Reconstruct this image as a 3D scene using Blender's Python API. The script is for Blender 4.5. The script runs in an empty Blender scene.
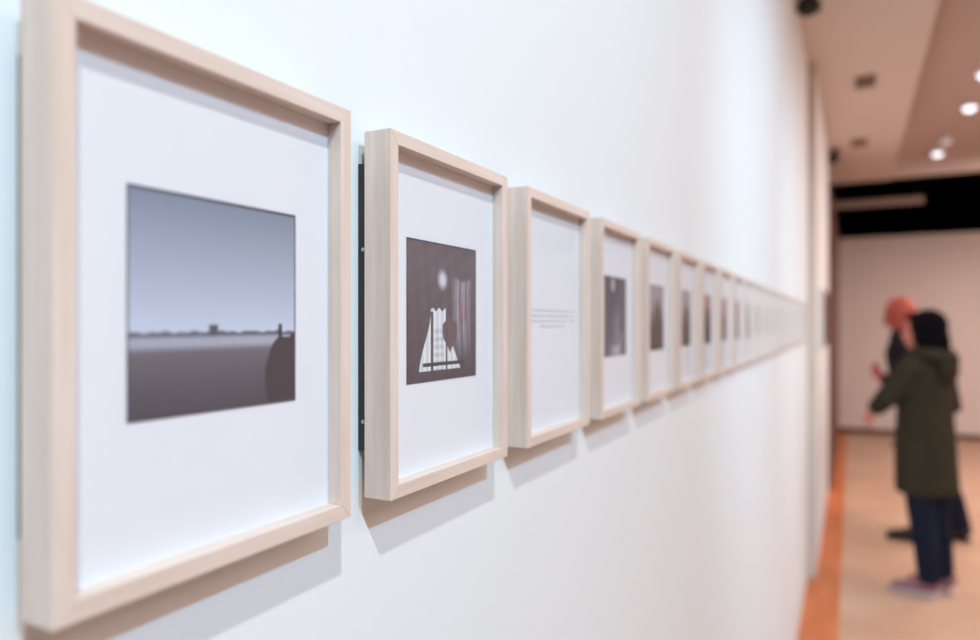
import bpy, bmesh, math, random
from mathutils import Vector, Matrix
random.seed(7)
C = bpy.context.scene.collection
R = math.radians
# ------------------------------------------------------------------ camera
EYE = 1.57
TH = math.atan(362/700)
cam_d = bpy.data.cameras.new('camera'); cam = bpy.data.objects.new('camera', cam_d); C.objects.link(cam)
cam.location = (0, 0, EYE); cam.rotation_euler = (R(90), 0, TH)
cam_d.sensor_width = 36; cam_d.lens = 700/980*36; cam_d.shift_y = 3/980
cam_d.clip_start = 0.01
cam_d.dof.use_dof = True; cam_d.dof.focus_distance = 0.40; cam_d.dof.aperture_fstop = 3.9
bpy.context.scene.camera = cam
vs = bpy.context.scene.view_settings
vs.view_transform = 'Standard'; vs.look = 'None'; vs.gamma = 1; vs.use_curve_mapping = False; vs.exposure = 0.0
w = bpy.data.worlds.new('world'); bpy.context.scene.world = w; w.use_nodes = True
w.node_tree.nodes['Background'].inputs[0].default_value = (0.02, 0.017, 0.016, 1)
w.node_tree.nodes['Background'].inputs[1].default_value = 0.2
# ------------------------------------------------------------------ wall spots, and area fills added for ambience
def spot(name, loc, target, power, col, ang, blend=0.6, rad=0.03):
    l = bpy.data.lights.new(name, 'SPOT'); l.energy = power; l.color = col
    l.spot_size = R(ang); l.spot_blend = blend; l.shadow_soft_size = rad
    o = bpy.data.objects.new(name, l); C.objects.link(o); o.location = loc
    o.rotation_euler = (Vector(target)-Vector(loc)).to_track_quat('-Z', 'Y').to_euler()
def area(name, loc, size, power, col, rot=(0, 0, 0)):
    l = bpy.data.lights.new(name, 'AREA'); l.shape = 'RECTANGLE'; l.size, l.size_y = size
    l.energy = power; l.color = col
    o = bpy.data.objects.new(name, l); C.objects.link(o); o.location = loc; o.rotation_euler = rot
COOL = (0.41, 0.75, 1.0); NEUT = (0.95, 0.985, 0.93)
spot('wall_spot', (1.66, -0.62, 3.15), (-0.24, 0.9, 1.65), 158, COOL, 80)
spot('wall_spot', (0.80, -0.66, 3.15), (-0.24, 0.8, 1.65), 104, NEUT, 88)
spot('wall_spot', (1.75, 0.6, 3.15), (-0.24, 3.1, 1.25), 170, COOL, 60, 1)
spot('wall_spot', (1.45, 0.5, 3.15), (-0.24, 3.0, 1.20), 50, NEUT, 60, 1)
spot('wall_spot', (1.80, 2.0, 3.15), (-0.24, 4.3, 1.35), 120, (0.55, 0.82, 1.0), 54, 1)
area('ambient_fill', (2.6, 0.6, 3.3), (2.4, 3.2), 44, (1.0, 0.80, 0.70))  # unseen ceiling areas added as warm ambient fill
area('ambient_fill', (2.2, 5.6, 3.3), (1.6, 3.0), 108, (1.0, 0.80, 0.71))
area('ambient_fill', (2.4, 8.2, 3.3), (1.6, 1.0), 95, (1.0, 0.80, 0.74))

# ------------------------------------------------------------------ materials
def mat(name, col, rough=0.6, metal=0, noise=None, bump=None, spec=0.5, sheen=0):
    m = bpy.data.materials.new(name); m.use_nodes = True
    nt = m.node_tree; b = nt.nodes['Principled BSDF']
    b.inputs['Base Color'].default_value = (*col, 1); b.inputs['Roughness'].default_value = rough
    b.inputs['Metallic'].default_value = metal; b.inputs['Specular IOR Level'].default_value = spec
    if sheen: b.inputs['Sheen Weight'].default_value = sheen
    tc = nt.nodes.new('ShaderNodeTexCoord')
    if noise:
        col2, scale, stretch = noise
        mp = nt.nodes.new('ShaderNodeMapping'); mp.inputs['Scale'].default_value = stretch
        n = nt.nodes.new('ShaderNodeTexNoise'); n.inputs['Scale'].default_value = scale; n.inputs['Detail'].default_value = 5
        r = nt.nodes.new('ShaderNodeValToRGB')
        r.color_ramp.elements[0].position = 0.35; r.color_ramp.elements[1].position = 0.68
        r.color_ramp.elements[0].color = (*col, 1); r.color_ramp.elements[1].color = (*col2, 1)
        nt.links.new(tc.outputs['Object'], mp.inputs[0]); nt.links.new(mp.outputs[0], n.inputs['Vector'])
        nt.links.new(n.outputs[0], r.inputs[0]); nt.links.new(r.outputs[0], b.inputs['Base Color'])
    if bump:
        s, st = bump
        n2 = nt.nodes.new('ShaderNodeTexNoise'); n2.inputs['Scale'].default_value = s
        bp = nt.nodes.new('ShaderNodeBump'); bp.inputs['Strength'].default_value = st; bp.inputs['Distance'].default_value = 0.002
        nt.links.new(tc.outputs['Object'], n2.inputs['Vector']); nt.links.new(n2.outputs[0], bp.inputs['Height'])
        nt.links.new(bp.outputs[0], b.inputs['Normal'])
    return m
M = {}
M['wall'] = mat('white_wall_paint', (0.80, 0.865, 0.905), 0.75, noise=((0.785, 0.855, 0.895), 2.0, (1, 1, 1)), bump=(220, 0.05), spec=0.2)
M['partition'] = mat('partition_paint', (0.80, 0.75, 0.73), 0.8, noise=((0.77, 0.72, 0.70), 1.5, (1, 1, 1)), spec=0.2)
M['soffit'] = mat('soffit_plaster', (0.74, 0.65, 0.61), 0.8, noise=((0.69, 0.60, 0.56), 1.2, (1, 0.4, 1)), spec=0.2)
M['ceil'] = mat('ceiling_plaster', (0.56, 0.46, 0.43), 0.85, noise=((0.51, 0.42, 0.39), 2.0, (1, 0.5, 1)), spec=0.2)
M['black'] = mat('void_dark_tone', (0.006, 0.006, 0.008), 0.95, noise=((0.004, 0.004, 0.005), 3, (1, 1, 1)), spec=0.05)  # unlit darkness of the void put into the colour
M['maroon'] = mat('dark_brown_wood', (0.12, 0.045, 0.035), 0.5, noise=((0.08, 0.03, 0.025), 12, (1, 1, 0.2)))
M['floor'] = mat('beige_floor', (0.64, 0.45, 0.33), 0.38, noise=((0.55, 0.34, 0.23), 1.9, (1, 1, 1)), bump=(60, 0.05))
M['edge'] = mat('added_strip_beige', (0.66, 0.56, 0.50), 0.7, noise=((0.62, 0.52, 0.46), 6, (1, 1, 1)), spec=0.2)
M['border'] = mat('orange_wood_border', (0.66, 0.21, 0.07), 0.4, noise=((0.55, 0.16, 0.05), 3.0, (6, 0.6, 1)))
M['wood_v'] = mat('pale_maple', (0.76, 0.665, 0.61), 0.5, noise=((0.68, 0.56, 0.49), 22, (9, 9, 0.5)), bump=(900, 0.04), spec=0.3)
M['wood_h'] = mat('pale_maple_along', (0.76, 0.665, 0.61), 0.5, noise=((0.68, 0.56, 0.49), 22, (9, 0.5, 9)), bump=(900, 0.04), spec=0.3)
M['mat'] = mat('mat_board', (0.83, 0.86, 0.93), 0.9, noise=((0.82, 0.85, 0.925), 60, (1, 1, 1)), spec=0.1)
M['ink'] = mat('grey_ink', (0.36, 0.37, 0.46), 0.9, noise=((0.34, 0.34, 0.42), 400, (1, 1, 1)))
M['backing'] = mat('black_backing', (0.03, 0.025, 0.028), 0.6, noise=((0.02, 0.018, 0.02), 40, (1, 1, 1)))
M['steel'] = mat('steel', (0.6, 0.6, 0.6), 0.35, 1, noise=((0.5, 0.5, 0.5), 60, (1, 1, 1)))
M['lampblack'] = mat('black_lamp_metal', (0.012, 0.012, 0.014), 0.5, 0, noise=((0.02, 0.02, 0.02), 30, (1, 1, 1)))
M['vent'] = mat('dark_vent', (0.24, 0.16, 0.14), 0.7, noise=((0.2, 0.13, 0.11), 20, (1, 1, 1)))
M['trimwhite'] = mat('lamp_ring', (0.75, 0.75, 0.75), 0.4, noise=((0.7, 0.7, 0.7), 20, (1, 1, 1)))
M['skin_w'] = mat('skin', (0.60, 0.18, 0.11), 0.5, noise=((0.55, 0.21, 0.14), 12, (1, 1, 1)))
M['skin_m'] = mat('red_lit_skin', (0.50, 0.10, 0.075), 0.6, noise=((0.42, 0.085, 0.06), 10, (1, 1, 1)))  # red cast of the warm light put into the skin colour
M['hair'] = mat('black_hair', (0.004, 0.003, 0.005), 0.9, noise=((0.008, 0.006, 0.008), 60, (6, 6, 0.6)), bump=(300, 0.3), spec=0.05)
M['olive'] = mat('olive_cloth', (0.042, 0.035, 0.022), 0.9, noise=((0.034, 0.028, 0.018), 9, (1, 1, 0.5)), bump=(30, 0.3), spec=0.1)
M['navy'] = mat('navy_denim', (0.010, 0.013, 0.028), 0.9, noise=((0.016, 0.02, 0.04), 20, (1, 1, 0.5)), bump=(40, 0.2), spec=0.1)
M['jacket'] = mat('black_cloth', (0.012, 0.012, 0.018), 0.9, noise=((0.02, 0.018, 0.025), 10, (1, 1, 1)), bump=(30, 0.3), spec=0.1)
M['shoe_b'] = mat('black_leather', (0.014, 0.012, 0.013), 0.5, noise=((0.02, 0.018, 0.02), 20, (1, 1, 1)))
M['shoe_p'] = mat('mauve_canvas', (0.30, 0.15, 0.18), 0.8, noise=((0.24, 0.12, 0.15), 20, (1, 1, 1)))
M['sole'] = mat('white_rubber', (0.68, 0.55, 0.56), 0.6, noise=((0.6, 0.5, 0.5), 20, (1, 1, 1)))
M['eye'] = mat('dark_eye', (0.02, 0.015, 0.012), 0.2, noise=((0.03, 0.02, 0.015), 20, (1, 1, 1)))
M['lips'] = mat('lips', (0.5, 0.12, 0.1), 0.5, noise=((0.45, 0.1, 0.08), 20, (1, 1, 1)))
# lamp glow
m = bpy.data.materials.new('lamp_glow'); m.use_nodes = True
b = m.node_tree.nodes['Principled BSDF']; b.inputs['Emission Color'].default_value = (0.86, 0.9, 1, 1); b.inputs['Emission Strength'].default_value = 2.2
M['glow'] = m
m = bpy.data.materials.new('dim_lamp_glow'); m.use_nodes = True
b = m.node_tree.nodes['Principled BSDF']; b.inputs['Emission Color'].default_value = (0.86, 0.9, 1, 1); b.inputs['Emission Strength'].default_value = 0.25
M['glow2'] = m
# thin picture glass
m = bpy.data.materials.new('picture_glass'); m.use_nodes = True; nt = m.node_tree; nt.nodes.clear()
out = nt.nodes.new('ShaderNodeOutputMaterial'); mx = nt.nodes.new('ShaderNodeMixShader'); tr = nt.nodes.new('ShaderNodeBsdfTransparent')
gl = nt.nodes.new('ShaderNodeBsdfGlossy'); geo = nt.nodes.new('ShaderNodeNewGeometry')
gl.inputs['Roughness'].default_value = 0.02; tr.inputs[0].default_value = (0.985, 0.99, 0.99, 1)

def mth(op, a, b=None):
    n = nt.nodes.new('ShaderNodeMath'); n.operation = op
    for k, q in enumerate((a, b)):
        if q is None: continue
        if isinstance(q, (int, float)): n.inputs[k].default_value = q
        else: nt.links.new(q, n.inputs[k])
    return n.outputs[0]
dt = nt.nodes.new('ShaderNodeVectorMath'); dt.operation = 'DOT_PRODUCT'
nt.links.new(geo.outputs['Incoming'], dt.inputs[0]); nt.links.new(geo.outputs['Normal'], dt.inputs[1])
refl = mth('ADD', mth('MULTIPLY', mth('POWER', mth('SUBTRACT', 1.0, mth('ABSOLUTE', dt.outputs['Value'])), 5.0), 0.27), 0.02)
nt.links.new(refl, mx.inputs[0]); nt.links.new(tr.outputs[0], mx.inputs[1]); nt.links.new(gl.outputs[0], mx.inputs[2])
nt.links.new(mx.outputs[0], out.inputs[0]); M['glass'] = m
# printed paper: picture colours, one print also holding a painted reflection
m = bpy.data.materials.new('photographic_print'); m.use_nodes = True; nt = m.node_tree
at = nt.nodes.new('ShaderNodeAttribute'); at.attribute_name = 'tone'
nt.links.new(at.outputs['Color'], nt.nodes['Principled BSDF'].inputs['Base Color'])
nt.nodes['Principled BSDF'].inputs['Roughness'].default_value = 0.55; M['print'] = m

# ------------------------------------------------------------------ helpers
def link(name, bm, m, parent=None, smooth=False):
    me = bpy.data.meshes.new(name); bmesh.ops.recalc_face_normals(bm, faces=bm.faces); bm.to_mesh(me); bm.free()
    if smooth:
        for p in me.polygons: p.use_smooth = True
    o = bpy.data.objects.new(name, me); C.objects.link(o); me.materials.append(m)
    if parent: o.parent = parent
    return o
def box(bm, x0, x1, y0, y1, z0, z1):
    v = [bm.verts.new(p) for p in ((x0,y0,z0),(x1,y0,z0),(x1,y1,z0),(x0,y1,z0),(x0,y0,z1),(x1,y0,z1),(x1,y1,z1),(x0,y1,z1))]
    for f in ((0,3,2,1),(4,5,6,7),(0,1,5,4),(1,2,6,5),(2,3,7,6),(3,0,4,7)): bm.faces.new([v[i] for i in f])
    return bm
def hexa(bm, v8):
    v = [bm.verts.new(p) for p in v8]
    for f in ((0,3,2,1),(4,5,6,7),(0,1,5,4),(1,2,6,5),(2,3,7,6),(3,0,4,7)): bm.faces.new([v[i] for i in f])
def struct(name, bm, m):
    o = link(name, bm, m); o['kind'] = 'structure'; return o
def bx(*a): return box(bmesh.new(), *a)
def thing(name, label, cat, loc=(0, 0, 0), rz=0, group=None):
    o = bpy.data.objects.new(name, None); C.objects.link(o); o.empty_display_size = 0.05
    o.location = loc; o.rotation_euler = (0, 0, rz); o['label'] = label; o['category'] = cat
    if group: o['group'] = group
    return o
def bevel(o, wd, seg=2):
    md = o.modifiers.new('bevel', 'BEVEL'); md.width = wd; md.segments = seg; md.limit_method = 'ANGLE'
    return o
def tube(bm, pts, radii, seg=16, ref=(0, 1, 0), cap=True):
    pts = [Vector(p) for p in pts]; ref = Vector(ref); rings = []
    for i, p in enumerate(pts):
        t = (pts[min(i+1, len(pts)-1)]-pts[max(i-1, 0)]).normalized()
        u = ref-t*ref.dot(t)
        if u.length < 0.05: u = Vector((1, 0, 0))-t*t.x
        u.normalize(); v = t.cross(u)
        r = radii[i]; a, b_ = (r if isinstance(r, tuple) else (r, r))
        rings.append([bm.verts.new(p+u*a*math.cos(k*2*math.pi/seg)+v*b_*math.sin(k*2*math.pi/seg)) for k in range(seg)])
    for A, B in zip(rings, rings[1:]):
        for k in range(seg): bm.faces.new((A[k], A[(k+1) % seg], B[(k+1) % seg], B[k]))
    if cap: bm.faces.new(rings[0][::-1]); bm.faces.new(rings[-1])
def ell(bm, c, r, rot=(0, 0, 0), seg=20):
    from mathutils import Euler
    mtx = Matrix.Translation(c) @ Euler(rot).to_matrix().to_4x4() @ Matrix.Diagonal((*r, 1))
    bmesh.ops.create_uvsphere(bm, u_segments=seg, v_segments=seg//2+2, radius=1, matrix=mtx)
def fuse(o, vox=0.006, sm=4):
    md = o.modifiers.new('remesh', 'REMESH'); md.mode = 'VOXEL'; md.voxel_size = vox; md.use_smooth_shade = True
    s = o.modifiers.new('smooth', 'SMOOTH'); s.iterations = sm; s.factor = 0.5
    return o

# ------------------------------------------------------------------ the room
CZ = EYE+1.60       # low soffit
CH = EYE+1.80       # ceiling
XW = -0.243         # face of the wall with the frames
struct('wall_left', bx(XW-0.2, XW, -3.0, 4.75, 0, CZ+0.3), M['wall'])
struct('wall_left_pier', bx(XW-0.2, XW+0.045, 4.75, 7.3, 0, CZ+0.3), M['wall'])
struct('wall_left_end', bx(XW-0.2, XW+0.075, 7.3, 11.3, 0, EYE+1.25), M['maroon'])
struct('added_step_strip', bx(XW, XW+0.047, 4.735, 4.75, 0, CZ-0.001), M['edge'])  # board added over the pier's step face, beige against the cool spot
struct('wall_back', bx(-0.6, 5.2, -3.2, -3.0, 0, CH+0.1), M['partition'])
struct('wall_right', bx(5.0, 5.2, -3.0, 11.3, 0, CH+0.1), M['partition'])
struct('wall_far', bx(XW-0.2, 5.2, 11.3, 11.45, 0, EYE+1.22), M['partition'])
struct('baseboard_far', bx(XW+0.075, 5.0, 11.28, 11.3, 0, 0.07), M['maroon'])
struct('floor', bx(-0.6, 5.2, -3.2, 13.2, -0.1, 0), M['floor'])
struct('trim_1', bx(XW, -0.062, -3.0, 11.28, 0.0, 0.003), M['border'])
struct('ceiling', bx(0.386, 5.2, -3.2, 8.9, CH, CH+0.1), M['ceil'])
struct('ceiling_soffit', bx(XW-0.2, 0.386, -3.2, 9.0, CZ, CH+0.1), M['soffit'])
struct('trim_2', bx(0.386, 5.2, 8.9, 9.05, CZ+0.02, CH+0.1), M['soffit'])
# stage void over and behind the far partition, its darkness put into near-black colour
struct('wall_void', bx(-1.2, 5.4, 13.0, 13.2, 0, 5.2), M['black'])
struct('ceiling_void', bx(-1.2, 5.4, 9.05, 13.2, 5.0, 5.2), M['black'])
struct('wall_void_left', bx(-1.4, -1.2, 7.3, 13.2, 0, 5.2), M['black'])
struct('wall_void_right', bx(5.2, 5.4, 8.9, 13.2, 0, 5.2), M['black'])
struct('wall_void_front', bx(-1.2, 5.4, 8.95, 9.04, CH+0.1, 5.0), M['black'])
t = thing('stage_batten', 'pale horizontal batten hanging in the black gap above the far partition', 'beam', (0.25, 9.9, EYE+1.49))
link('batten', bx(-0.50, 0.52, -0.03, 0.03, -0.04, 0.04), M['ceil'], t)
for x in (-0.42, 0.44):
    bm = bmesh.new(); tube(bm, [(x, 0, 0.04), (x, 0, 5.0-EYE-1.49)], [0.008]*2, 8); link('hanger', bm, M['lampblack'], t)

# ------------------------------------------------------------------ pictures
def lerp(a, b, t): t = max(0, min(1, t)); return a+(b-a)*t
def s2l(c): c = c/255; return c/12.92 if c <= 0.04045 else ((c+0.055)/1.055)**2.4
def sm(e0, e1, x):
    t = max(0, min(1, (x-e0)/(e1-e0))); return t*t*(3-2*t)
def hsh(i, k): return math.sin(i*127.1+k*311.7)*43758.5453 % 1
def img_beach(u, v):
    g = lerp(138, 168, v/0.25) if v < 0.25 else lerp(168, 208, (v-0.25)/0.37)
    c = [g-8, g+4, g+26]
    hz = 0.635
    if v > hz-0.012-0.006*math.sin(u*60)*math.sin(u*23): c = [104, 106, 122]
    if 0.42 < u < 0.475 and v > hz-0.045: c = [84, 86, 102]
    if v > hz+0.010:
        k = sm(hz+0.010, hz+0.035, v); c = [lerp(160, 172, k), lerp(165, 177, k), lerp(185, 196, k)]
    if v > 0.675:
        k = sm(0.675, 0.72, v); kk = (v-0.7)/0.3
        n = 4*math.sin(v*300+u*9)
        c = [lerp(172, lerp(110, 74, kk)+n, k), lerp(177, lerp(106, 71, kk)+n, k), lerp(196, lerp(118, 84, kk)+n, k)]
    # dark figure at the right edge
    hw = 0.10*math.sqrt(max(0, min(1, (v-0.66)/0.16)))+0.02
    cx = 0.895
    if v > 0.655 and v < 0.985 and (cx-hw < u if v < 0.9 else cx-hw+0.25*(v-0.9) < u): c = [62, 58, 68]
    if abs(u-0.885) < 0.012 and 0.585 < v < 0.67: c = [48, 43, 52]
    if abs(u-0.975) < 0.015 and 0.64 < v < 0.67: c = [48, 43, 52]
    return c
def img_window(u, v):
    c = [lerp(106, 80, v), lerp(99, 74, v), lerp(108, 84, v)]
    if v < 0.12: c = [x-8*(1-v/0.12) for x in c]
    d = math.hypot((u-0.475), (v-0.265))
    k = 1-sm(0.02, 0.10, d); c = [lerp(x, y, k) for x, y in zip(c, (212, 214, 228))]  # round lamp reflection in the glass, painted into the print's tones
    n = 5*math.sin(u*31+v*17)*math.sin(v*23-u*11)+3*math.sin(u*83)*math.sin(v*61); c = [x+n for x in c]
    # pale hanging cloth with streaks
    if 0.58 < u < 0.97 and v > 0.20:
        q = 0.5+0.30*math.sin(u*70+2*math.sin(v*5)+v*3)+0.20*math.sin(u*131+v*7)
        kk = sm(0.60, 0.66, u)*(1-sm(0.84, 0.96, u))*sm(0.235, 0.275, v+0.01*math.sin(u*30))*(1-sm(0.66, 0.93, v))
        c = [c[0]+kk*(14+62*q), c[1]+kk*(14+66*q), c[2]+kk*(14+74*q)]
    k = (1-sm(0.02, 0.09, abs(u-0.80)))*(1-sm(0.03, 0.10, abs(v-0.50))); c = [c[0]+8*k, c[1]-18*k, c[2]-16*k]
    # bright window with a dark pointed shape and bars
    le = 0.31-0.155*sm(0.5, 0.94, v) if v > 0.52 else 0.31
    re = 0.52 if v < 0.60 else lerp(0.52, 0.74, (v-0.60)/0.32)
    top = 0.485+0.012*math.sin(u*70)
    if le < u < re and top < v < 0.925:
        g = 226+12*math.sin(u*90)
        if v > 0.6 and 0.35 < u < 0.50: g -= 26*(0.5+0.5*math.sin(v*110))
        c = [g-8, g, g+8]
    pw = 0.11*(1-sm(0.66, 0.82, v))*sm(0.53, 0.60, v)
    if abs(u-0.585) < pw and 0.53 < v < 0.82: c = [104, 92, 98]
    if 0.31 < u < 0.345 and 0.5 < v < 0.93: c = [88, 80, 88]
    if 0.52 < u < 0.545 and 0.6 < v < 0.95: c = [84, 76, 84]
    if 0.20 < u < 0.80 and 0.868 < v < 0.895: c = [62, 60, 74]
    return c
def img_smoke(u, v):
    g = lerp(62, 100, v)+10*math.sin(u*9+v*4); c = [g, g+3, g+24]
    d = math.hypot((u-0.42)*1.3, v-0.10); k = 1-sm(0.05, 0.14, d); c = [lerp(x, 190, k) for x in c]
    x0 = 0.45+0.22*v; k = (1-sm(0, 0.16, abs(u-x0)))*sm(0.3, 0.6, v)*0.4; c = [x+70*k for x in c]
    k = (1-sm(0, 0.035, abs((u-0.62)-(1-v)*0.9)))*(v > 0.7); c = [lerp(x, 205, k*0.8) for x in c]
    k = (1-sm(0.02, 0.10, abs(v-0.93)))*(1-sm(0.1, 0.25, abs(u-0.55))); c = [lerp(x, 200, k*0.7) for x in c]
    return c
def img_dark(u, v, seed=0):
    a = hsh(seed, 1); b_ = hsh(seed, 2)
    g = lerp(110+50*a, 28, sm(0.25, 0.75, v)); c = [g, g, g+10]
    if v > 0.55+0.15*b_+0.06*math.sin(u*7+seed): c = [22, 20, 28]
    d = math.hypot(u-0.3-0.4*a, (v-0.5)*0.6)
    k = 1-sm(0.10, 0.2, d); c = [lerp(x, 26, k) for x in c]
    return c
def img_red(u, v, seed=0):
    a = hsh(seed, 3)
    c = [lerp(170, 130, v), lerp(112, 78, v), lerp(110, 80, v)]
    if v > 0.62+0.05*math.sin(u*8+seed): c = [36, 22, 26]
    k = 1-sm(0.12, 0.22, math.hypot(u-0.4-0.3*a, (v-0.55)*0.5)); c = [lerp(x, 44, k) for x in c]
    return c
MZ = 0.0848
def print_mesh(fn, n, parent, y0, z0, x, border=0.012, seed=None):
    import struct as _s
    N = n; vs_, fs, cols = [], [], []
    for j in range(N+1):
        for i in range(N+1):
            u, v = i/N, j/N
            vs_.append((x, y0+u*0.083, z0+MZ*(1-v)))
            c = fn(u, v) if seed is None else fn(u, v, seed)
            if border and (v < border or u > 1-border*0.7 or u < border*0.4): c = [62, 62, 84]
            cols += [s2l(max(0, min(255, q))) for q in c]+[1.0]
    for j in range(N):
        for i in range(N):
            a = j*(N+1)+i; fs.append((a, a+N+1, a+N+2, a+1))
    me = bpy.data.meshes.new('print'); me.from_pydata(vs_, [], fs)
    at = me.color_attributes.new('tone', 'FLOAT_COLOR', 'POINT'); at.data.foreach_set('color', cols)
    me.materials.append(M['print']); o = bpy.data.objects.new('print', me); C.objects.link(o); o.parent = parent
    s = o.modifiers.new('sheet', 'SOLIDIFY'); s.thickness = 0.0003; s.offset = -1
    return o
# one frame: local origin = middle of the back against the wall, X out of the wall, Y along it
FW, FH, RW = 0.1432, 0.1998, 0.0075
XF, XB, XM = 0.024, 0.0066, 0.0157   # front, back of moulding, mat plane
def rail_bm(side):
    bm = bmesh.new(); o = (FW/2, FH/2); i = (FW/2-RW, FH/2-RW)
    A = {'top': ((-o[0], o[1]), (o[0], o[1]), (i[0], i[1]), (-i[0], i[1])),
         'bottom': ((-o[0], -o[1]), (o[0], -o[1]), (i[0], -i[1]), (-i[0], -i[1])),
         'left': ((-o[0], -o[1]), (-o[0], o[1]), (-i[0], i[1]), (-i[0], -i[1])),
         'right': ((o[0], -o[1]), (o[0], o[1]), (i[0], i[1]), (i[0], -i[1]))}[side]
    hexa(bm, [(XB, y, z) for y, z in A]+[(XF, y, z) for y, z in A]); return bm
def words(bm, rows, x):
    for zc, ya, yb in rows:
        y = ya
        while y < yb:
            l = min(random.uniform(0.002, 0.007), yb-y); k = 0
            while k < l-0.0004:
                h = random.choice((0.0006, 0.0006, 0.0010)); box(bm, x, x+0.0001, y+k, y+k+0.0007, zc-0.0006, zc-0.0006+h*1.4); k += 0.0011
            y += l+0.0012
def make_frame(label, kind, seed=None, n=40):
    t = thing('picture_frame', label, 'picture frame', group='small pale wooden picture frames in a row')
    for s in ('top', 'bottom', 'left', 'right'):
        bevel(link('rail', rail_bm(s), M['wood_h' if s in ('top', 'bottom') else 'wood_v'], t), 0.0003, 2)
    link('mat_board', bx(XM-0.0025, XM, -FW/2+RW-0.001, FW/2-RW+0.001, -FH/2+RW-0.001, FH/2-RW+0.001), M['mat'], t)
    link('glass_pane', bx(XM+0.0016, XM+0.0026, -FW/2+RW-0.0005, FW/2-RW+0.0005, -FH/2+RW-0.0005, FH/2-RW+0.0005), M['glass'], t)
    bk = link('backing_board', bx(0.0, XB+0.002, -FW/2+0.0030, FW/2-0.0030, -FH/2+0.025, FH/2-0.0165), M['backing'], t)
    for z in (0.036, -0.059):
        bm = bmesh.new(); ell(bm, (0.0035, -FW/2+0.0030, z), (0.0012, 0.001, 0.0012), seg=10); link('screw', bm, M['steel'], bk)
    if kind == 'text':
        bm = bmesh.new()
        words(bm, [(0.0058, -0.051, 0.051), (0.0014, -0.051, 0.051), (-0.0030, -0.051, 0.051), (-0.0074, -0.027, 0.027)], XM)
        link('caption_text', bm, M['ink'], t)
    else:
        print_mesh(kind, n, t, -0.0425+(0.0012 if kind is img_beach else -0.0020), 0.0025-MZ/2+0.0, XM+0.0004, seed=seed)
    return t
NF = 24; PITCH = 0.1777; Y0 = 0.1307+0.071; ZF = EYE+0.0045
specs = {0: ('large in view pale wooden frame at far left with a beach and sea photograph', img_beach, None, 260),
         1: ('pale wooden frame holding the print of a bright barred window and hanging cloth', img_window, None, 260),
         2: ('pale wooden frame holding only a few lines of centred text on white', 'text', None, 0),
         3: ('pale wooden frame just right of the text frame, with blue-grey smoky print', img_smoke, None, 120),
         4: ('pale wooden frame fifth from the left, print dark at the bottom', img_dark, 4, 60),
         5: ('pale wooden frame sixth from the left with small blackish print', img_dark, 9, 40),
         6: ('pale wooden frame seventh from the left with reddish and black print', img_red, 2, 40),
         7: ('pale wooden frame eighth from the left with dull red print', img_red, 5, 40)}
ORD = ['ninth', 'tenth', 'eleventh', 'twelfth', 'thirteenth', 'fourteenth', 'fifteenth', 'sixteenth', 'seventeenth', 'eighteenth', 'nineteenth']
def place(t, i):
    t.location = (XW, Y0+i*PITCH+(0.0005 if i == 0 else 0), ZF)
    if i == 0: t.scale.y = 1.012
for i in range(8):
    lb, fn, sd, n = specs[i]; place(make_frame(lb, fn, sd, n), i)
protos = [make_frame('', img_red, 11, 24), make_frame('', img_dark, 13, 24)]
def copy_tree(o, parent=None):
    c = o.copy(); C.objects.link(c)
    if parent: c.parent = parent
    for ch in list(o.children): copy_tree(ch, c)
    return c
for i in range(8, NF):
    t = protos[i-8] if i < 10 else copy_tree(protos[i % 2])
    place(t, i)
    if i == NF-1: lb = 'farthest pale wooden frame, last of the row beside the wall pier'
    elif i >= 19: lb = 'blurred pale wooden frame, %s from the far end of the row' % {19: 'fifth', 20: 'fourth', 21: 'third', 22: 'second'}[i]
    else: lb = 'blurred pale wooden frame, %s from the left in the long row' % ORD[i-8]
    t['label'] = lb

# dark boxed picture on the pier
t = thing('wall_picture', 'dark brown boxed picture with pale edges on the wall beyond the last small frame', 'picture', (XW+0.045, 5.62, EYE+0.03))
bevel(link('box_frame', bx(0, 0.030, -0.42, 0.42, -0.205, 0.205), M['partition'], t), 0.002)
link('picture_face', bx(0.030, 0.034, -0.405, 0.405, -0.19, 0.19), M['maroon'], t)

# ------------------------------------------------------------------ ceiling fittings
def spotlight(label, loc, s=1.0):
    t = thing('ceiling_spotlight', label, 'spotlight', loc, group='black spotlights on the soffit')
    bm = bmesh.new(); box(bm, -0.03, 0.03, -0.05, 0.05, -0.02, 0.0); bevel(link('mount', bm, M['lampblack'], t), 0.004)
    bm = bmesh.new(); tube(bm, [(0, 0, -0.02), (0, 0, -0.05)], [0.010]*2, 12); link('stem', bm, M['lampblack'], t)
    bm = bmesh.new(); tube(bm, [(0.01, 0.07, -0.055), (0.006, 0.055, -0.06), (-0.01, -0.03, -0.085), (-0.02, -0.07, -0.10)], [0.020, 0.036, 0.044, 0.048], 20, ref=(1, 0, 0))
    link('lamp_head', bm, M['lampblack'], t, True)
spotlight('black spotlight at the top of the photo beside the wall edge', (-0.168, 3.70, CZ))
spotlight('smaller farther black spotlight on the soffit beside the wall', (-0.140, 7.2, CZ))
def vent(label, loc):
    t = thing('ceiling_vent', label, 'ceiling vent', loc, group='dark vents in the soffit')
    bm = bmesh.new()
    for a in ((-0.06, 0.06, -0.12, -0.105), (-0.06, 0.06, 0.105, 0.12), (-0.06, -0.048, -0.105, 0.105), (0.048, 0.06, -0.105, 0.105)): box(bm, *a, -0.012, 0.0)
    link('vent_frame', bm, M['vent'], t)
    bm = bmesh.new()
    for k in range(7): y = -0.09+k*0.03; box(bm, -0.048, 0.048, y-0.009, y+0.009, -0.008, 0.0)
    link('grille', bm, M['vent'], t)
vent('nearer dark square vent in the pinkish soffit', (0.078, 5.25, CZ))
vent('farther dark square vent in the pinkish soffit', (0.055, 7.0, CZ))
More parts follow.
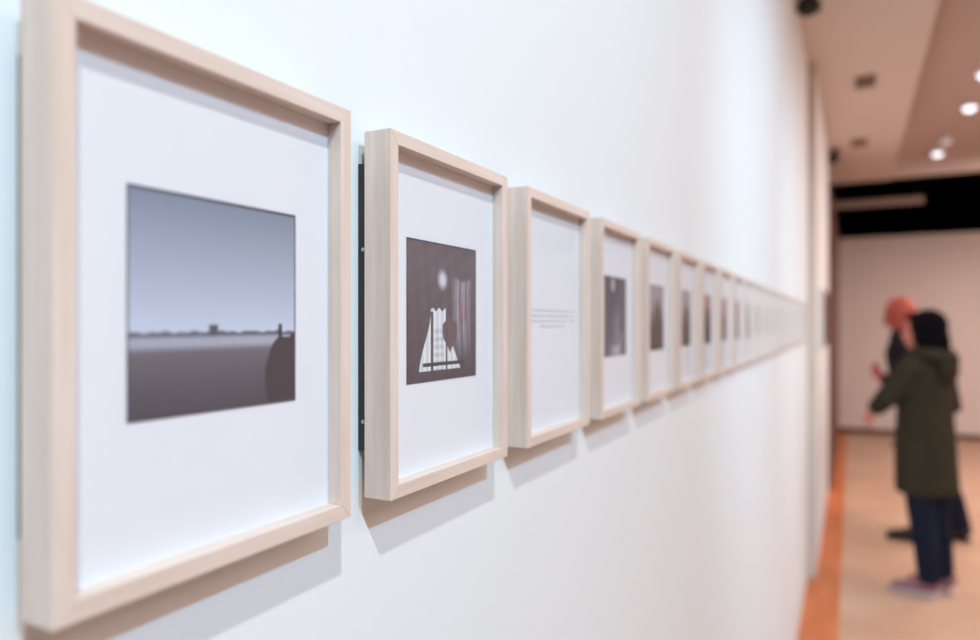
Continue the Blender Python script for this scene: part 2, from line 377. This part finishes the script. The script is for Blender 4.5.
def down(label, loc, glow):
    t = thing('ceiling_lamp', label, 'ceiling lamp', loc, group='round lamps in the dark ceiling')
    bm = bmesh.new(); tube(bm, [(0, 0, 0), (0, 0, -0.03), (0, 0, -0.05)], [0.062, 0.062, 0.052], 24, ref=(1, 0, 0)); link('lamp_ring', bm, M['trimwhite'], t, False)
    bm = bmesh.new(); ell(bm, (0, 0, -0.048), (0.048, 0.048, 0.035)); link('bulb', bm, glow, t, True)
down('bright round ceiling lamp, middle one of the lamps above the couple', (0.85, 6.85, CH), M['glow'])
down('lowest bright ceiling lamp in the photo above the couple', (0.785, 8.55, CH), M['glow'])
down('faint dim ceiling lamp just above the lowest bright one', (0.80, 8.02, CH), M['glow2'])
down('bright ceiling lamp cut by the right edge of the photo', (0.835, 5.98, CH), M['glow'])

# ------------------------------------------------------------------ people (local: facing -X, left side -Y)
def hand(bm, wrist, fwd, palm, side, s=1.0, curl=0.5):
    w_ = Vector(wrist); f = Vector(fwd).normalized(); p = Vector(palm); p = (p-f*p.dot(f)).normalized(); sd = f.cross(p)*side
    tube(bm, [w_-f*0.01, w_+f*0.03*s, w_+f*0.085*s], [(0.024*s, 0.017*s), (0.036*s, 0.016*s), (0.038*s, 0.013*s)], 14, ref=tuple(sd))
    for k, L in enumerate((0.068, 0.078, 0.072, 0.056)):
        b0 = w_+f*0.075*s+sd*(0.029-0.0195*k)*s
        d1 = (f+p*curl*0.6).normalized(); d2 = (f*0.6+p*curl*1.6).normalized()
        p1 = b0+d1*L*0.5*s; p2 = p1+d2*L*0.5*s
        tube(bm, [b0-f*0.012*s, b0, p1, p2], [0.0085*s, 0.0088*s, 0.0080*s, 0.0062*s], 10, ref=tuple(sd)); ell(bm, p2, (0.0065*s,)*3, seg=10)
    b0 = w_+f*0.02*s+sd*0.026*s; p1 = b0+(f*0.7+sd*0.8+p*0.2).normalized()*0.034*s; p2 = p1+(f*0.9+sd*0.3+p*0.5).normalized()*0.03*s
    tube(bm, [b0-sd*0.012*s, b0, p1, p2], [0.012*s, 0.012*s, 0.0098*s, 0.0078*s], 10, ref=tuple(p)); ell(bm, p2, (0.008*s,)*3, seg=10)
def head(bm, c, tilt=0.0, s=1.0):
    b2 = bmesh.new()
    ell(b2, (0.012, 0, 0.03), (0.097, 0.075, 0.088)); ell(b2, (-0.022, 0, -0.03), (0.066, 0.060, 0.085))
    ell(b2, (-0.040, 0, -0.088), (0.036, 0.036, 0.026))
    tube(b2, [(-0.084, 0, 0.012), (-0.098, 0, -0.014), (-0.108, 0, -0.034), (-0.088, 0, -0.042)], [0.008, 0.011, 0.014, 0.010], 10)
    ell(b2, (-0.078, 0, 0.026), (0.014, 0.048, 0.010)); ell(b2, (-0.084, 0, -0.066), (0.011, 0.023, 0.009))
    for y in (-1, 1):
        ell(b2, (0.008, 0.076*y, -0.010), (0.018, 0.008, 0.031), rot=(0, 0.2, 0.3*y)); ell(b2, (-0.060, 0.034*y, -0.028), (0.022, 0.022, 0.02))
    mt = Matrix.Translation(c) @ Matrix.Rotation(tilt, 4, 'Y') @ Matrix.Scale(s, 4)
    bmesh.ops.transform(b2, matrix=mt, verts=b2.verts)
    me = bpy.data.meshes.new('tmp'); b2.to_mesh(me); b2.free(); bm.from_mesh(me); bpy.data.meshes.remove(me)
    return mt
def eyes(mt, t):
    for y in (-1, 1):
        bm = bmesh.new(); ell(bm, mt @ Vector((-0.080, 0.031*y, 0.004)), (0.008, 0.013, 0.007), seg=12); link('eye', bm, M['eye'], t, True)
    bm = bmesh.new(); ell(bm, mt @ Vector((-0.092, 0, -0.066)), (0.005, 0.020, 0.006), seg=12); link('lips', bm, M['lips'], t, True)
def shoe(ankle, yaw, mt, ms, t, name='shoe', L=0.27):
    bm = bmesh.new(); b2 = bmesh.new()
    pr = [(0.07, 0.030, 0.035, 0.036), (0.05, 0.036, 0.052, 0.052), (0.0, 0.040, 0.056, 0.056), (-0.05, 0.041, 0.044, 0.042), (-0.11, 0.047, 0.030, 0.028), (-0.16, 0.044, 0.026, 0.024), (-0.19, 0.022, 0.022, 0.014)]
    tube(bm, [(x*L/0.27, 0, 0.018+z*0.0+h) for x, a, z, h in pr], [(a, h) for x, a, z, h in pr], 18)
    tube(bm, [(0.025, 0, 0.06), (0.02, 0, 0.12)], [0.042, 0.043], 16)
    tube(b2, [(0.075*L/0.27, 0, 0.014), (0.06*L/0.27, 0, 0.014), (-0.05*L/0.27, 0, 0.014), (-0.12*L/0.27, 0, 0.014), (-0.18*L/0.27, 0, 0.014), (-0.20*L/0.27, 0, 0.014)],
         [(0.025, 0.014), (0.040, 0.014), (0.043, 0.014), (0.051, 0.014), (0.040, 0.014), (0.018, 0.014)], 14)
    mtx = Matrix.Translation((ankle[0]-0.02, ankle[1], ankle[2] if len(ankle) > 2 else 0)) @ Matrix.Rotation(yaw, 4, 'Z')
    for q in (bm, b2): bmesh.ops.transform(q, matrix=mtx, verts=q.verts)
    o = fuse(link(name, bm, mt, t, True), 0.006, 3); s = link('sole', b2, ms, o, True)
    return o

def place_px(px, Z):
    xc = (px-490)*Z/700
    return (-Z*math.sin(TH)+xc*math.cos(TH), Z*math.cos(TH)+xc*math.sin(TH), 0)
# woman in the olive coat
W = thing('person', 'person with black hair in a knee-length olive hooded coat and dark trousers, hand held out', 'person', place_px(925, 4.1), R(-30), 'visitors looking at the pictures')
bm = bmesh.new()
mt_w = head(bm, (-0.02, 0, 1.525), 0.05, 1.0)
tube(bm, [(0.012, 0, 1.50), (0.02, 0, 1.42), (0.015, 0, 1.34)], [0.046, 0.046, 0.07], 16)
tube(bm, [(0.015, 0, 1.36), (0, 0, 1.30), (-0.01, 0, 1.15), (0, 0, 1.02), (0.01, 0, 0.88), (0.01, 0, 0.80)], [(0.10, 0.06), (0.155, 0.085), (0.13, 0.09), (0.115, 0.08), (0.15, 0.10), (0.12, 0.09)], 20)
LA = [(0.0, -0.165, 1.31), (-0.11, -0.215, 1.13), (-0.215, -0.165, 1.045)]
RA = [(0.0, 0.165, 1.31), (0.045, 0.205, 1.07), (-0.10, 0.20, 0.98)]
for A in (LA, RA): tube(bm, A, [0.045, 0.036, 0.024], 14)
hand(bm, LA[2], (-0.7, 0.15, -0.75), (0, 0.7, -0.6), 1, 0.92, 0.7)
hand(bm, RA[2], (-1, -0.2, -0.1), (0, -0.6, -0.6), -1, 0.92)
for s in (-1, 1): tube(bm, [(0.01, 0.075*s, 0.84), (0.02, 0.075*s, 0.46), (0.06, 0.075*s, 0.08)], [0.075, 0.05, 0.032], 14)
fuse(link('body', bm, M['skin_w'], W, True), 0.0055, 3); eyes(mt_w, W)
bm = bmesh.new()   # hair: cap with a low bun, face left free
ell(bm, (0.018, 0, 1.555), (0.104, 0.092, 0.098)); ell(bm, (0.050, 0, 1.50), (0.072, 0.084, 0.105)); ell(bm, (0.085, 0.0, 1.455), (0.048, 0.062, 0.085))
for s in (-1, 1): ell(bm, (0.012, 0.070*s, 1.50), (0.050, 0.020, 0.080))
ell(bm, (-0.055, 0, 1.605), (0.050, 0.070, 0.026), rot=(0, -0.5, 0))
fuse(link('hair', bm, M['hair'], W, True), 0.006, 2)
bm = bmesh.new()   # coat
tube(bm, [(0.01, 0, 0.585), (0.01, 0, 0.63), (0.005, 0, 0.75), (0.0, 0, 0.90), (0.0, 0, 1.03), (0, 0, 1.15), (0, 0, 1.27), (0.008, 0, 1.34), (0.015, 0, 1.385), (0.012, 0, 1.41)],
     [(0.185, 0.155), (0.19, 0.158), (0.185, 0.155), (0.18, 0.150), (0.17, 0.140), (0.175, 0.138), (0.185, 0.125), (0.155, 0.10), (0.095, 0.085), (0.078, 0.076)], 28)
for A in (LA, RA):
    w_ = Vector(A[2])-(Vector(A[2])-Vector(A[1])).normalized()*0.02
    a0 = Vector(A[0])
    tube(bm, [a0+Vector((0, 0, 0.0)), a0.lerp(Vector(A[1]), 0.5), A[1], Vector(A[1]).lerp(w_, 0.5), w_], [0.072, 0.068, 0.062, 0.055, 0.047], 18)
    ell(bm, A[0], (0.074, 0.07, 0.072))
for z, y in ((0.86, -0.165), (0.86, 0.165)): ell(bm, (-0.05, y*0.98, z), (0.07, 0.028, 0.012))
fuse(link('coat', bm, M['olive'], W, True), 0.009, 4)
bm = bmesh.new()   # hood lying on the back
tube(bm, [(-0.065, 0.075, 1.385), (0.0, 0.112, 1.40), (0.085, 0.095, 1.385), (0.135, 0, 1.355), (0.085, -0.095, 1.385), (0.0, -0.112, 1.40), (-0.065, -0.075, 1.385)], [0.022, 0.034, 0.044, 0.052, 0.044, 0.034, 0.022], 14, ref=(0, 0, 1))
ell(bm, (0.125, 0, 1.30), (0.045, 0.09, 0.085)); fuse(link('hood', bm, M['olive'], W, True), 0.008, 4)
bm = bmesh.new()
for s in (-1, 1): tube(bm, [(0.01, 0.075*s, 0.88), (0.015, 0.08*s, 0.66), (0.022, 0.078*s, 0.46), (0.045, 0.078*s, 0.28), (0.062, 0.078*s, 0.085)], [0.098, 0.094, 0.074, 0.066, 0.058], 18)
ell(bm, (0.01, 0, 0.86), (0.12, 0.15, 0.08)); fuse(link('trousers', bm, M['navy'], W, True), 0.008, 3)
shoe((0.055, -0.075), R(26), M['shoe_p'], M['sole'], W, L=0.245); shoe((0.075, 0.078), R(12), M['shoe_p'], M['sole'], W, L=0.245)

# bald man in black
Mn = thing('person', 'bald person in black leaning forward with one hand raised, behind the olive coat', 'person', place_px(921, 5.1), R(-8), 'visitors looking at the pictures')
bm = bmesh.new()
mt_m = head(bm, (-0.135, 0, 1.635), -0.30, 1.08)
tube(bm, [(-0.125, 0, 1.58), (-0.115, 0, 1.51), (-0.10, 0, 1.43)], [0.056, 0.058, 0.085], 16)
tube(bm, [(-0.10, 0, 1.45), (-0.09, 0, 1.38), (-0.06, 0, 1.2), (0.0, 0, 1.05), (0.03, 0, 0.92), (0.03, 0, 0.86)], [(0.12, 0.07), (0.18, 0.10), (0.16, 0.11), (0.145, 0.105), (0.15, 0.11), (0.13, 0.10)], 20)
LA = [(-0.095, -0.20, 1.38), (-0.085, -0.26, 1.10), (-0.235, -0.16, 1.18)]
RA = [(-0.095, 0.20, 1.38), (0.0, 0.25, 1.09), (-0.18, 0.16, 1.12)]
for A in (LA, RA): tube(bm, A, [0.052, 0.042, 0.028], 14)
hand(bm, LA[2], (-0.55, 0.3, 0.6), (0.5, 0.9, 0.2), 1, 1.02, 1.0)
hand(bm, RA[2], (-0.9, -0.4, 0.2), (0.2, -0.9, 0.1), -1, 1.02, 0.8)
FL, FR = (0.02, -0.10), (0.24, 0.10)
for (fx, fy), s in ((FL, -1), (FR, 1)): tube(bm, [(0.03, 0.085*s, 0.90), (0.5*(fx+0.0)-0.01, fy*0.95, 0.49), (fx, fy, 0.09)], [0.085, 0.056, 0.036], 14)
fuse(link('body', bm, M['skin_m'], Mn, True), 0.006, 3); eyes(mt_m, Mn)
bm = bmesh.new()
tube(bm, [(0.04, 0, 0.80), (0.04, 0, 0.85), (0.03, 0, 0.95), (0.0, 0, 1.08), (-0.055, 0, 1.25), (-0.09, 0, 1.38), (-0.105, 0, 1.46), (-0.112, 0, 1.50), (-0.115, 0, 1.525)],
     [(0.19, 0.15), (0.195, 0.155), (0.19, 0.15), (0.18, 0.145), (0.195, 0.16), (0.20, 0.145), (0.14, 0.10), (0.088, 0.085), (0.076, 0.076)], 26)
for A in (LA, RA):
    w_ = Vector(A[2])-(Vector(A[2])-Vector(A[1])).normalized()*0.025; a0 = Vector(A[0])
    tube(bm, [a0, a0.lerp(Vector(A[1]), 0.5), A[1], Vector(A[1]).lerp(w_, 0.5), w_], [0.075, 0.070, 0.062, 0.052, 0.044], 18); ell(bm, A[0], (0.076, 0.072, 0.075))
fuse(link('jacket', bm, M['jacket'], Mn, True), 0.009, 4)
bm = bmesh.new()
for (fx, fy), s in ((FL, -1), (FR, 1)): tube(bm, [(0.03, 0.085*s, 0.92), (0.5*(fx+0.0)-0.01, fy*0.95, 0.49), (fx*0.8, fy, 0.28), (fx, fy, 0.085)], [0.112, 0.082, 0.074, 0.066], 18)
ell(bm, (0.03, 0, 0.90), (0.14, 0.17, 0.09)); fuse(link('trousers', bm, M['navy'], Mn, True), 0.008, 3)
shoe(FL, R(4), M['shoe_b'], M['shoe_b'], Mn, L=0.29); shoe(FR, R(-12), M['shoe_b'], M['shoe_b'], Mn, L=0.29)
